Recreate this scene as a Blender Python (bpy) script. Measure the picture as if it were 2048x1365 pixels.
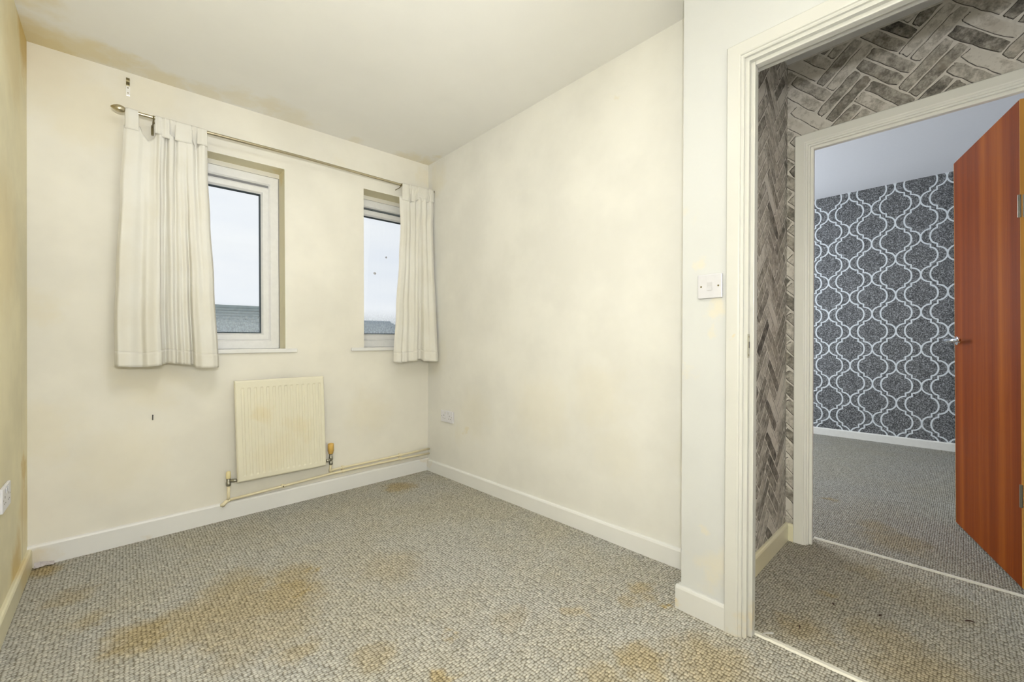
import bpy, bmesh, math, random
from mathutils import Vector, Matrix
random.seed(7)
scene = bpy.context.scene
COL = scene.collection
for o in list(bpy.data.objects):
    bpy.data.objects.remove(o)

# ------------------------------------------------------------------ camera
cam_d = bpy.data.cameras.new('camera'); cam = bpy.data.objects.new('camera', cam_d); COL.objects.link(cam)
yaw, pit, roll = math.radians(42.88), math.radians(0.044), math.radians(-0.31)
F = Vector((math.sin(yaw)*math.cos(pit), math.cos(yaw)*math.cos(pit), math.sin(pit)))
R0 = Vector((math.cos(yaw), -math.sin(yaw), 0)); U0 = R0.cross(F)
RR = math.cos(roll)*R0 + math.sin(roll)*U0; UU = -math.sin(roll)*R0 + math.cos(roll)*U0
cam.matrix_world = Matrix(((RR.x, UU.x, -F.x, 0), (RR.y, UU.y, -F.y, 0), (RR.z, UU.z, -F.z, 1.015), (0, 0, 0, 1)))
cam_d.sensor_width = 36; cam_d.lens = 843.7/2048*36; cam_d.clip_start = 0.02; cam_d.clip_end = 500
scene.camera = cam

# ------------------------------------------------------------------ view, world, lights
vs = scene.view_settings
scene.display_settings.display_device = 'sRGB'
vs.view_transform = 'Standard'; vs.look = 'None'; vs.gamma = 1; vs.use_curve_mapping = False
vs.exposure = 0.24
W = bpy.data.worlds.new('overcast_sky'); scene.world = W; W.use_nodes = True
nt = W.node_tree; nt.nodes.clear()
tc = nt.nodes.new('ShaderNodeTexCoord'); mp = nt.nodes.new('ShaderNodeMapping'); mp.inputs['Scale'].default_value = (1, 1, 4)
no = nt.nodes.new('ShaderNodeTexNoise'); no.inputs['Scale'].default_value = 2.2; no.inputs['Detail'].default_value = 5
rp = nt.nodes.new('ShaderNodeValToRGB')
rp.color_ramp.elements[0].position = .3; rp.color_ramp.elements[0].color = (.82, .86, .935, 1)
rp.color_ramp.elements[1].position = .62; rp.color_ramp.elements[1].color = (.95, .96, .98, 1)
bg = nt.nodes.new('ShaderNodeBackground'); bg.inputs['Strength'].default_value = .87
ow = nt.nodes.new('ShaderNodeOutputWorld')
nt.links.new(tc.outputs['Generated'], mp.inputs[0]); nt.links.new(mp.outputs[0], no.inputs['Vector'])
nt.links.new(no.outputs['Fac'], rp.inputs[0]); nt.links.new(rp.outputs[0], bg.inputs[0]); nt.links.new(bg.outputs[0], ow.inputs[0])

def light(name, kind, loc, energy, col=(1, 1, 1), target=None, **kw):
    d = bpy.data.lights.new(name, kind); d.energy = energy; d.color = col
    for k, v in kw.items(): setattr(d, k, v)
    o = bpy.data.objects.new(name, d); COL.objects.link(o); o.location = loc
    if target: o.rotation_euler = (Vector(target)-Vector(loc)).to_track_quat('-Z', 'Y').to_euler()
    return o
LAMP = (.97, .985, 1)
# the photographer's direct flash; an unseen spot and panel added to fill the room
light('flash_direct', 'POINT', (-.03, -.06, 1.30), 48, LAMP, shadow_soft_size=.035)
light('bounce_fill', 'SPOT', (-.03, -.1, 1.36), 58, LAMP, target=(.48, 1.85, 2.41), shadow_soft_size=.05, spot_size=math.radians(72), spot_blend=.9)
light('overhead_fill', 'AREA', (.35, 1.35, 2.395), 8, LAMP, target=(.35, 1.35, 0), shape='DISK', size=.45)
light('bedroom_window_daylight', 'AREA', (4.2, 2.86, 1.5), 60, (.86, .92, 1), target=(4.2, 0, 1.3), shape='RECTANGLE', size=1.5, size_y=1.1)
light('hall_fill', 'AREA', (1.80, -.72, 1.15), 1.8, LAMP, target=(2.15, .6, 1.1), shape='RECTANGLE', size=.35, size_y=1.2)  # unseen fill added to brighten the hall

# ------------------------------------------------------------------ material helpers
class G:
    """tiny node-graph builder"""
    def __init__(s, name):
        s.m = bpy.data.materials.new(name); s.m.use_nodes = True; s.t = s.m.node_tree; s.t.nodes.clear()
        s.out = s.n('ShaderNodeOutputMaterial'); s._p = None
    def n(s, k, **kw):
        x = s.t.nodes.new(k)
        for a, b in kw.items(): setattr(x, a, b)
        return x
    def put(s, sock, v):
        if hasattr(v, 'is_output'): s.t.links.new(v, sock)
        elif v is not None:
            if hasattr(sock.default_value, '__len__') and len(sock.default_value) == 4 and len(v) == 3: v = (*v, 1)
            sock.default_value = v
    def pos(s):
        if s._p is None: s._p = s.n('ShaderNodeNewGeometry').outputs['Position']
        return s._p
    def map(s, v, sc=(1, 1, 1), rot=(0, 0, 0), loc=(0, 0, 0)):
        x = s.n('ShaderNodeMapping'); s.put(x.inputs[0], v); x.inputs['Scale'].default_value = sc
        x.inputs['Rotation'].default_value = rot; x.inputs['Location'].default_value = loc; return x.outputs[0]
    def noise(s, v, scale, detail=3, rough=.5, color=False):
        x = s.n('ShaderNodeTexNoise'); s.put(x.inputs['Vector'], v); x.inputs['Scale'].default_value = scale
        x.inputs['Detail'].default_value = detail; x.inputs['Roughness'].default_value = rough
        return x.outputs['Color' if color else 'Fac']
    def vor(s, v, scale, rnd=1, feature='F1', dim='3D'):
        x = s.n('ShaderNodeTexVoronoi', feature=feature, voronoi_dimensions=dim); s.put(x.inputs['Vector'], v)
        x.inputs['Scale'].default_value = scale; x.inputs['Randomness'].default_value = rnd; return x
    def ma(s, op, a, b=None, clamp=False):
        x = s.n('ShaderNodeMath', operation=op, use_clamp=clamp); s.put(x.inputs[0], a)
        if b is not None: s.put(x.inputs[1], b)
        return x.outputs[0]
    def vm(s, op, a, b=None):
        x = s.n('ShaderNodeVectorMath', operation=op); s.put(x.inputs[0], a)
        if b is not None: s.put(x.inputs[1], b)
        return x.outputs['Value'] if op in ('DISTANCE', 'LENGTH') else x.outputs[0]
    def rng(s, v, a, b, c=0, d=1, smooth=True):
        x = s.n('ShaderNodeMapRange'); x.interpolation_type = 'SMOOTHSTEP' if smooth else 'LINEAR'
        s.put(x.inputs[0], v)
        for i, k in enumerate((a, b, c, d)): s.put(x.inputs[1+i], k)
        return x.outputs[0]
    def mix(s, f, a, b, blend='MIX'):
        x = s.n('ShaderNodeMix', data_type='RGBA', blend_type=blend); s.put(x.inputs[0], f); s.put(x.inputs[6], a); s.put(x.inputs[7], b)
        return x.outputs[2]
    def ramp(s, v, els):
        x = s.n('ShaderNodeValToRGB'); s.put(x.inputs[0], v); e = x.color_ramp.elements
        while len(e) < len(els): e.new(.5)
        for q, (p, c) in zip(e, els): q.position = p; q.color = (*c, 1)
        return x.outputs[0]
    def blobs(s, lst, wob=.12, wsc=9):
        """soft irregular stains at world places: (x, y, z, radius, strength)"""
        w = s.vm('SCALE', s.vm('SUBTRACT', s.noise(s.pos(), wsc, 4, .6, True), (.5, .5, .5))); w.node.inputs['Scale'].default_value = wob*2
        p = s.vm('ADD', s.pos(), w); r = None
        for (x, y, z, rad, st) in lst:
            d = s.rng(s.vm('DISTANCE', p, (x, y, z)), rad*.25, rad, st, 0)
            r = d if r is None else s.ma('MAXIMUM', r, d)
        return r
    def bump(s, h, st=.3, dist=.002):
        x = s.n('ShaderNodeBump'); s.put(x.inputs['Height'], h); x.inputs['Strength'].default_value = st; x.inputs['Distance'].default_value = dist
        return x.outputs[0]
    def bsdf(s, col, rough=.5, metal=0, spec=.5, normal=None, **kw):
        b = s.n('ShaderNodeBsdfPrincipled'); s.put(b.inputs['Base Color'], col); s.put(b.inputs['Roughness'], rough)
        b.inputs['Metallic'].default_value = metal; b.inputs['Specular IOR Level'].default_value = spec
        if normal is not None: s.put(b.inputs['Normal'], normal)
        for k, v in kw.items(): s.put(b.inputs[k.replace('_', ' ')], v)
        s.t.links.new(b.outputs[0], s.out.inputs[0]); return s.m

def paint(name, col, stain=(.62, .46, .16), blobs=None, rough=.55, tone=.06, wob=.12, wsc=9, extra=None, spec=.3):
    g = G(name)
    dk = tuple(c*(1-tone) for c in col); lt = tuple(min(1, c*(1+tone*.5)) for c in col)
    c = g.mix(g.rng(g.noise(g.pos(), 2.3, 4, .6), .3, .7), dk, lt)
    if blobs: c = g.mix(g.blobs(blobs, wob, wsc), c, stain)
    if extra: c = extra(g, c)
    return g.bsdf(c, rough, 0, spec, g.bump(g.noise(g.pos(), 160, 3), .12, .001))
def plain(name, col, rough=.4, metal=0, spec=.5, var=.06, sc=40):
    g = G(name); c = g.mix(g.noise(g.pos(), sc, 3), tuple(k*(1-var) for k in col), tuple(min(1, k*(1+var)) for k in col))
    return g.bsdf(c, rough, metal, spec)

CREAM = (.81, .785, .71)
M = {}
M['wall_far'] = paint('cream_wall_paint', CREAM, (.78, .69, .47),
    [(-.28, 2.92, 2.3, .3, .35), (-.1, 2.92, 2.15, .25, .3), (.1, 2.92, 2.3, .2, .2), (-.28, 2.92, .6, .2, .25), (.0, 2.92, .42, .25, .18), (-.29, 2.92, 1.2, .12, .25),
     (1.3, 2.92, .5, .22, .2), (1.77, 2.92, 2.3, .12, .3), (1.1, 2.92, 2.22, .06, .12), (.12, 2.92, .85, .22, .25)], extra=lambda g, c: c)
M['reveal'] = paint('shade_yellow_reveal_plaster', (.77, .71, .50), (.70, .56, .25), [(.75, 3.0, 2.08, .08, .6)])  # yellow shade of the window recesses put into the paint colour
M['wall_right'] = paint('cream_right_wall_paint', (.795, .785, .75), (.74, .66, .46),
    [(1.8, 2.35, .5, .25, .16), (1.8, 1.7, .62, .3, .18), (1.8, 1.3, .72, .25, .18), (1.8, 2.5, .35, .12, .14), (1.8, 1.2, .45, .2, .12), (1.8, 2.75, 2.25, .15, .25),
     (1.8, 2.42, .39, .04, .5), (1.8, 1.15, 2.2, .03, .3), (1.8, 2.85, 1.2, .12, .3), (1.8, 2.85, 1.7, .1, .35), (1.8, .8, .5, .15, .15), (1.8, 2.8, .9, .2, .2)])
def left_extra(g, c):
    sx = g.n('ShaderNodeSeparateXYZ'); g.put(sx.inputs[0], g.pos())
    wob = g.ma('MULTIPLY', g.ma('SUBTRACT', g.noise(g.pos(), 14, 3), .5), .012)
    d = g.ma('ABSOLUTE', g.ma('SUBTRACT', g.ma('ADD', sx.outputs['Y'], wob), 2.7626))
    line = g.rng(d, .001, .006, .55, 0)
    return g.mix(g.ma('MULTIPLY', line, g.rng(sx.outputs['Z'], 1.1, .2, .0, 1)), c, (.36, .22, .06))
M['wall_left'] = paint('yellowed_left_wall_paint', (.82, .755, .53), (.62, .42, .10),
    [(-.31, 2.85, 2.38, .25, .8), (-.31, 2.6, 2.2, .3, .3), (-.31, 2.8, .45, .1, .7), (-.31, 2.82, .3, .2, .4), (-.31, 2.6, .1, .18, .7), (-.31, 2.4, 1.4, .4, .25)], tone=.12, extra=left_extra)
M['wall_door'] = paint('dimmed_white_partition_paint', (.56, .57, .57), (.74, .62, .36),  # white wall coloured greyer than it is, to offset the flash
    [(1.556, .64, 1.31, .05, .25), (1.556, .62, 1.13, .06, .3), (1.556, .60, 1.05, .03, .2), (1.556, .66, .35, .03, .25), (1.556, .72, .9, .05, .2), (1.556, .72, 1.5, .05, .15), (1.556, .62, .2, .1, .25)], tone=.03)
M['ceiling'] = paint('cream_ceiling_paint', (.85, .84, .81), (.74, .63, .36),
    [(-.28, 2.9, 2.41, .26, .9), (-.12, 2.85, 2.41, .18, .7), (.0, 2.83, 2.41, .14, .6), (.16, 2.89, 2.41, .16, .5), (.5, 2.80, 2.41, .14, .3), (.66, 2.78, 2.41, .14, .35), (.8, 2.86, 2.41, .18, .28),
     (.35, 2.88, 2.41, .14, .35), (1.2, 2.9, 2.41, .12, .25), (1.6, 2.86, 2.41, .14, .4), (1.78, 2.88, 2.41, .16, .45), (-.3, 2.5, 2.41, .2, .5), (-.3, 2.2, 2.41, .2, .5), (1.75, 2.7, 2.41, .07, .3)], tone=.02)
M['gloss'] = paint('dimmed_cream_gloss_woodwork', (.56, .56, .535), (.62, .44, .14),  # near woodwork coloured greyer than it is, to offset the flash
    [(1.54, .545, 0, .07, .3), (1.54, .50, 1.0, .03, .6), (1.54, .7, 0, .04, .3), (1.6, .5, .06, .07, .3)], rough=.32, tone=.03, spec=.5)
M['gloss_far'] = paint('lightened_cream_gloss_woodwork', (.83, .825, .77), (.62, .44, .14),  # lighter copy of the gloss paint, for woodwork the flash reaches weakly
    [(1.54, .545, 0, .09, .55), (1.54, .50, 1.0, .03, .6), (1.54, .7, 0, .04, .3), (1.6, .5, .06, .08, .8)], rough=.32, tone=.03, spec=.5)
M['skirting'] = paint('white_gloss_skirting', (.80, .80, .79), (.66, .48, .18), [(-.3, 2.9, .02, .10, .35), (1.53, .75, .0, .04, .5), (1.77, 2.9, .05, .05, .2), (.1, 2.9, .01, .06, .4)], rough=.32, tone=.03, spec=.5)
M['skirting_near'] = paint('dimmed_white_partition_skirting', (.62, .62, .605), (.66, .48, .18), [(-.3, 2.9, .02, .10, .35), (1.53, .75, .0, .04, .5), (1.77, 2.9, .05, .05, .2), (.1, 2.9, .01, .06, .4)], rough=.32, tone=.03, spec=.5)  # darker copy of the white skirting paint, against the near flash
M['cream_skirting'] = paint('cream_hall_skirting', (.80, .755, .56), (.66, .50, .2), [(2.0, .6, .0, .3, .2)], rough=.35, tone=.04, spec=.5)
M['skirting_left'] = paint('yellowed_gloss_skirting', (.74, .69, .50), (.6, .42, .12), [(-.3, 2.7, .08, .2, .5)], rough=.4, tone=.08, spec=.4)
M['upvc'] = plain('white_upvc', (.83, .83, .83), .28)
M['upvc_dark'] = plain('dark_gasket_and_gap_shade', (.05, .07, .085), .6)
M['reveal_gap'] = M['upvc_dark']
M['brass'] = plain('brushed_champagne_metal', (.56, .50, .36), .24, 1)
M['dark_metal'] = plain('dull_bracket_metal', (.20, .17, .09), .4, .8)
M['steel'] = plain('bright_steel', (.92, .92, .92), .3, .6)
M['chrome'] = plain('polished_chrome', (.82, .84, .86), .12, 1)
M['nickel'] = plain('tarnished_nickel', (.34, .33, .28), .3, .9)
M['rad'] = paint('cream_radiator_enamel', (.80, .765, .62), (.66, .50, .18), [(.62, 2.83, .6, .1, .25), (.8, 2.83, .5, .12, .18), (.7, 2.83, .35, .15, .12), (.46, 2.85, .78, .04, .6)], rough=.34, tone=.03, spec=.5)
M['rad_back'] = plain('dusty_radiator_back', (.42, .35, .24), .7)
M['pipe'] = plain('cream_painted_pipe', (.80, .72, .50), .35)
M['cap_cream'] = plain('cream_plastic_cap', (.80, .70, .40), .4)
M['cap_yellow'] = plain('yellowed_plastic_cap', (.72, .46, .12), .45, var=.22, sc=60)
M['plastic'] = plain('white_plastic', (.76, .76, .82), .3)
M['plastic_grey'] = plain('grey_white_plastic', (.66, .66, .69), .3)
M['plastic_near'] = plain('dimmed_white_switch_plastic', (.56, .56, .595), .3)  # darker copy of the white plastic, offsets the bright flash here
M['rocker_near'] = plain('dimmed_switch_rocker', (.50, .50, .53), .3)  # rocker colour lowered along with the switch plate
M['black'] = plain('black_void', (.012, .012, .012), .6)
M['bed_skirting'] = plain('white_bedroom_skirting', (.74, .73, .68), .35)
M['paper'] = plain('crumpled_grey_paper', (.55, .51, .52), .8, var=.2)
M['threshold'] = plain('worn_pale_threshold', (.72, .70, .62), .4, var=.15, sc=60)
def fabric():
    g = G('cream_curtain_cotton')
    wv = g.noise(g.map(g.pos(), (1, 1, .35)), 420, 2)
    c = g.mix(g.rng(g.noise(g.pos(), 6, 3), .35, .7), (.85, .835, .78), (.82, .795, .72))
    g.bsdf(c, .9, 0, .1, g.bump(wv, .25, .001)); b = [x for x in g.t.nodes if x.type == 'BSDF_PRINCIPLED'][0]
    tr = g.n('ShaderNodeBsdfTranslucent'); g.put(tr.inputs[0], (.84, .82, .76))
    mx = g.n('ShaderNodeMixShader'); mx.inputs[0].default_value = .14
    g.t.links.new(b.outputs[0], mx.inputs[1]); g.t.links.new(tr.outputs[0], mx.inputs[2]); g.t.links.new(mx.outputs[0], g.out.inputs[0])
    return g.m
M['fabric'] = fabric()
def carpet(name, base, stains, grime, ox):
    g = G(name); p = g.pos()
    p2 = g.vm('ADD', p, g.vm('MULTIPLY', g.noise(p, 22, 2, .5, True), (.006, .004, 0)))
    v = g.vor(g.map(p2, (1/.0115, 1/.0085, 0), loc=(ox, 0, 0)), 1, .42, dim='2D')
    d = v.outputs['Distance']
    sep = g.n('ShaderNodeSeparateColor'); g.put(sep.inputs[0], v.outputs['Color'])
    yarn = g.ramp(sep.outputs[0], [(0, tuple(b*.74 for b in base)), (.3, tuple(b*.92 for b in base)), (.7, base), (1, tuple(min(1, b*1.2) for b in base))])
    big = g.rng(g.noise(p, 2.1, 5, .62), .36, .66)
    c = g.mix(g.ma('MULTIPLY', big, .55), yarn, g.mix(1, yarn, grime, 'MULTIPLY'))
    if stains:
        st = g.blobs(stains, .09, 13)
        c = g.mix(st, c, g.mix(1, yarn, (.88, .70, .38), 'MULTIPLY'))
    gap = g.rng(d, .30, .62)
    c = g.mix(g.ma('MULTIPLY', gap, .85), c, g.mix(1, c, (.34, .31, .26), 'MULTIPLY'))   # dark backing, and the shade between the loops put into the colour
    h = g.ma('SUBTRACT', 1, d)
    return g.bsdf(c, .95, 0, .05, g.bump(g.ma('ADD', h, g.ma('MULTIPLY', g.noise(p, 900, 2), .2)), .9, .004))
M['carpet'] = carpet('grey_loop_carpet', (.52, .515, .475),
    [(.05, 1.95, 0, .15, .75), (.02, 2.0, 0, .11, .55), (.20, 1.93, 0, .22, .6), (.33, 1.90, 0, .22, .6), (.47, 1.85, 0, .22, .65), (.52, 1.92, 0, .12, .75), (.53, 1.83, 0, .07, .9), (.55, 2.0, 0, .14, .5), (.36, 2.15, 0, .14, .35),
     (.30, 1.78, 0, .2, .5), (.42, 1.70, 0, .2, .45), (.34, 2.04, 0, .18, .55), (.20, 1.85, 0, .16, .5), (.30, 1.66, 0, .16, .35), (.41, 1.50, 0, .10, .45), (1.43, 2.70, 0, .16, .7), (1.53, .785, 0, .035, 1.0), (1.55, .9, 0, .09, .55), (1.45, .9, 0, .06, .4), (.84, 1.22, 0, .04, .7), (1.05, 1.14, 0, .1, .25),
     (1.24, 1.0, 0, .06, .45), (.70, 1.08, 0, .06, .75), (-.27, 2.82, 0, .13, .85), (-.08, 2.2, 0, .08, .4), (-.15, 2.45, 0, .12, .4), (.61, 1.98, 0, .06, .7), (1.22, .70, 0, .12, .65), (1.35, .55, 0, .2, .55), (1.05, .75, 0, .1, .45),
     (.9, 1.75, 0, .2, .25), (.6, 1.3, 0, .1, .4)], (1.0, .94, .80), 0)
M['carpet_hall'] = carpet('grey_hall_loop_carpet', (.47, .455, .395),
    [(1.75, .4, 0, .12, .5), (1.9, .2, 0, .14, .4), (2.05, .38, 0, .06, .5), (1.8, .1, 0, .2, .45), (2.3, .1, 0, .2, .3), (2.85, .25, 0, .2, .45), (3.0, .35, 0, .12, .4), (3.3, .6, 0, .06, .6), (2.4, .3, 0, .1, .3)], (.97, .91, .79), .3)

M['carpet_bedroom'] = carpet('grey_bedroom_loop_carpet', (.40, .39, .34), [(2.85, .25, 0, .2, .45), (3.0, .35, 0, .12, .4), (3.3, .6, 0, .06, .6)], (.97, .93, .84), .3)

def brick_print():
    g = G('grey_brick_effect_wallpaper')
    tone = g.n('ShaderNodeAttribute', attribute_name='tone').outputs['Fac']; edge = g.n('ShaderNodeAttribute', attribute_name='edge').outputs['Fac']
    n1 = g.noise(g.pos(), 24, 6, .72); n2 = g.noise(g.pos(), 9, 3)
    v = g.ma('ADD', g.ma('ADD', g.ma('MULTIPLY', tone, .55), g.ma('MULTIPLY', g.rng(n1, .28, .72), .42)), g.ma('MULTIPLY', g.rng(g.noise(g.pos(), 120, 3), .3, .7), .10))
    c = g.ramp(v, [(.14, (.07, .065, .058)), (.36, (.225, .207, .18)), (.56, (.43, .40, .355)), (.78, (.67, .635, .58))])
    c = g.mix(g.rng(n2, .55, .8, 0, .5), c, (.42, .37, .30))
    rim = g.rng(g.ma('ADD', edge, g.ma('MULTIPLY', g.ma('SUBTRACT', n1, .5), .9)), .52, .84, 0, .92)
    c = g.mix(rim, c, (.035, .03, .026))
    return g.bsdf(c, .6, 0, .2, g.bump(n1, .4, .002))
M['brick'] = brick_print()
M['mortar'] = plain('printed_mortar', (.68, .65, .60), .6, 0, .2, .25, 45)
def glitter():
    g = G('charcoal_glitter_wallpaper')
    v = g.vor(g.pos(), 150); sep = g.n('ShaderNodeSeparateColor'); g.put(sep.inputs[0], v.outputs['Color'])
    c = g.ramp(sep.outputs[0], [(0, (.03, .032, .034)), (.4, (.10, .104, .106)), (.75, (.17, .175, .18)), (1, (.32, .33, .34))])
    return g.bsdf(c, .5, 0, .4)
M['glitter'] = glitter()
M['bounce_cut_paper'] = plain('bounce_cutting_hall_paper', (.24, .225, .20), .7, 0, .2, .2, 12)  # dark colour for unseen hall faces, added to cut bounced light
M['trellis'] = plain('pale_silver_trellis_print', (.66, .70, .72), .4, 0, .5, .1, 200)
M['bed_ceiling'] = plain('white_bedroom_ceiling', (.80, .81, .84), .7, var=.02)
M['bed_wall'] = plain('white_bedroom_wall', (.78, .78, .78), .7, var=.02)
def wood(name, dark, mid, light, rough=.22, spec=.3):
    g = G(name); tc = g.n('ShaderNodeTexCoord').outputs['Object']
    band = g.noise(g.map(tc, (9, 9, .22)), 1, 3, .5)
    fine = g.noise(g.map(tc, (220, 220, 5)), 1, 4, .6)
    c = g.ramp(g.ma('ADD', g.ma('MULTIPLY', band, .8), g.ma('MULTIPLY', fine, .22)), [(.3, dark), (.5, mid), (.72, light)])
    return g.bsdf(c, rough, 0, spec, g.bump(fine, .05, .001))
M['sapele'] = wood('red_brown_veneer', (.13, .024, .004), (.225, .045, .005), (.37, .10, .010), .42, .05)
M['lipping'] = wood('orange_door_lipping', (.42, .19, .035), (.52, .25, .05), (.62, .34, .09), .35)
def glass():
    g = G('window_glass_with_condensation'); s = g.n('ShaderNodeSeparateXYZ'); g.put(s.inputs[0], g.pos())
    tr = g.n('ShaderNodeBsdfTransparent'); g.put(tr.inputs[0], (.97, .985, .99))
    gl = g.n('ShaderNodeBsdfGlossy'); gl.inputs['Roughness'].default_value = .02
    fr = g.n('ShaderNodeFresnel'); fr.inputs['IOR'].default_value = 1.45
    m1 = g.n('ShaderNodeMixShader'); g.t.links.new(fr.outputs[0], m1.inputs[0]); g.t.links.new(tr.outputs[0], m1.inputs[1]); g.t.links.new(gl.outputs[0], m1.inputs[2])
    df = g.n('ShaderNodeBsdfDiffuse'); g.put(df.inputs[0], (.80, .87, .93))
    tl = g.n('ShaderNodeBsdfTranslucent'); g.put(tl.inputs[0], (.80, .87, .93))
    m2 = g.n('ShaderNodeMixShader'); m2.inputs[0].default_value = .6; g.t.links.new(df.outputs[0], m2.inputs[1]); g.t.links.new(tl.outputs[0], m2.inputs[2])
    streak = g.noise(g.map(g.pos(), (90, 90, 60)), 1, 5, .7)
    fog = g.ma('MULTIPLY', g.rng(s.outputs['Z'], 1.28, 1.06), g.rng(streak, .36, .7, .34, .72))
    m3 = g.n('ShaderNodeMixShader'); g.put(m3.inputs[0], fog); g.t.links.new(m1.outputs[0], m3.inputs[1]); g.t.links.new(m2.outputs[0], m3.inputs[2])
    g.t.links.new(m3.outputs[0], g.out.inputs[0]); return g.m
M['glass'] = glass()
M['dirt'] = plain('grey_splash_mark', (.62, .62, .65), .8)
M['roof_tile'] = plain('grey_green_roof_tiles', (.22, .275, .28), .8, var=.45, sc=7)
M['roof_slate'] = plain('blue_grey_slate', (.28, .34, .40), .8, var=.2, sc=5)
M['render'] = plain('pale_house_render', (.5, .55, .6), .8)
M['brickhouse'] = plain('brown_house_brick', (.3, .2, .15), .8)
M['grass'] = plain('dull_grass', (.10, .13, .06), .9)

# ------------------------------------------------------------------ geometry helpers
class MB:
    """collects shapes in room coordinates; build() links them as ONE mesh object"""
    def __init__(s, lean=0, warp=None): s.v = []; s.f = []; s.mi = []; s.lean = lean; s.warp = warp; s.cur = 0; s.attr = {}
    def add(s, vs, fs):
        o = len(s.v); s.v += [tuple(v) for v in vs]
        for f in fs: s.f.append([i+o for i in f]); s.mi.append(s.cur)
        return s
    def box(s, x0, x1, y0, y1, z0, z1):
        return s.add([(x, y, z) for x in (x0, x1) for y in (y0, y1) for z in (z0, z1)],
                     [(0, 1, 3, 2), (4, 6, 7, 5), (0, 4, 5, 1), (2, 3, 7, 6), (0, 2, 6, 4), (1, 5, 7, 3)])
    def bbox(s, x0, x1, y0, y1, z0, z1, b=.002, seg=2):
        bm = bmesh.new(); bmesh.ops.create_cube(bm, size=1)
        for v in bm.verts: v.co = ((x0+x1)/2+v.co.x*(x1-x0), (y0+y1)/2+v.co.y*(y1-y0), (z0+z1)/2+v.co.z*(z1-z0))
        bmesh.ops.bevel(bm, geom=bm.edges[:], offset=b, segments=seg, affect='EDGES', profile=.5)
        bm.verts.index_update(); s.add([v.co[:] for v in bm.verts], [[v.index for v in f.verts] for f in bm.faces]); bm.free(); return s
    def prism(s, poly, axis, a, b):
        """polygon (list of 2D) extruded along axis 'x','y','z' from a to b"""
        mk = {'x': lambda p, t: (t, p[0], p[1]), 'y': lambda p, t: (p[0], t, p[1]), 'z': lambda p, t: (p[0], p[1], t)}[axis]
        n = len(poly); return s.add([mk(p, a) for p in poly]+[mk(p, b) for p in poly],
            [list(range(n))[::-1], list(range(n, 2*n))]+[(i, (i+1) % n, n+(i+1) % n, n+i) for i in range(n)])
    def tube(s, pts, r, seg=12, caps=True):
        pts = [Vector(p) for p in pts]; rs = r if isinstance(r, (list, tuple)) else [r]*len(pts); vs = []; fs = []; prev = None
        for i, p in enumerate(pts):
            t = (pts[min(i+1, len(pts)-1)]-pts[max(i-1, 0)]).normalized()
            if prev is None: a = t.orthogonal().normalized()
            else: a = (prev-t*prev.dot(t)).normalized()
            prev = a; b = t.cross(a)
            vs += [p+(a*math.cos(k*2*math.pi/seg)+b*math.sin(k*2*math.pi/seg))*rs[i] for k in range(seg)]
        for i in range(len(pts)-1):
            for k in range(seg): fs.append((i*seg+k, i*seg+(k+1) % seg, (i+1)*seg+(k+1) % seg, (i+1)*seg+k))
        if caps: fs += [list(range(seg))[::-1], [(len(pts)-1)*seg+k for k in range(seg)]]
        return s.add(vs, fs)
    def lathe(s, base, prof, axis=(0, 0, 1), seg=20):
        ax = Vector(axis).normalized(); b = Vector(base)
        return s.tube([b+ax*h for h, _ in prof], [max(r, 1e-5) for _, r in prof], seg)
    def grid(s, fn, nu, nv):
        return s.add([fn(i/nu, j/nv) for j in range(nv+1) for i in range(nu+1)],
                     [(j*(nu+1)+i, j*(nu+1)+i+1, (j+1)*(nu+1)+i+1, (j+1)*(nu+1)+i) for j in range(nv) for i in range(nu)])
    def build(s, name, mats, parent=None, smooth=False, solid=0, fixn=True):
        vs = s.v
        if s.warp: vs = [s.warp(*v) for v in vs]
        if s.lean: vs = [(x, y-s.lean*(z-1.0), z) for x, y, z in vs]
        root = parent
        while root is not None and root.parent is not None: root = root.parent
        if root is not None: org = Vector(root.location)
        else:
            xs, ys, zs = zip(*vs); org = Vector(((min(xs)+max(xs))/2, (min(ys)+max(ys))/2, min(zs)))
        me = bpy.data.meshes.new(name); me.from_pydata([tuple(Vector(v)-org) for v in vs], [], s.f)
        mats = mats if isinstance(mats, (list, tuple)) else [mats]
        for m in mats: me.materials.append(M[m])
        for p, i in zip(me.polygons, s.mi): p.material_index = i; p.use_smooth = smooth
        for k, vals in s.attr.items():
            a = me.attributes.new(k, 'FLOAT', 'POINT')
            for i, x in enumerate(vals): a.data[i].value = x
        if fixn:
            bm = bmesh.new(); bm.from_mesh(me); bmesh.ops.recalc_face_normals(bm, faces=bm.faces[:]); bm.to_mesh(me); bm.free()
        o = bpy.data.objects.new(name, me); COL.objects.link(o)
        if parent is None: o.location = org
        else: o.parent = parent
        if solid:
            md = o.modifiers.new('thickness', 'SOLIDIFY'); md.thickness = solid; md.offset = 0
        return o
def empty(name, loc):
    o = bpy.data.objects.new(name, None); o.empty_display_size = .05; COL.objects.link(o); o.location = loc; return o
def tag(o, label=None, cat=None, group=None, kind=None):
    for k, v in (('label', label), ('category', cat), ('group', group), ('kind', kind)):
        if v: o[k] = v
    return o
def struct(o, label, cat): return tag(o, label, cat, kind='structure')
def thing(name, loc, label, cat, group=None, kind=None): return tag(empty(name, loc), label, cat, group, kind)
def lerp(a, b, t): return a+(b-a)*t
def interp(kn, t):
    if t <= kn[0][0]: return kn[0][1]
    for (a, va), (b, vb) in zip(kn, kn[1:]):
        if t <= b:
            u = (t-a)/(b-a); return lerp(va, vb, u*u*(3-2*u))
    return kn[-1][1]
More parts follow.
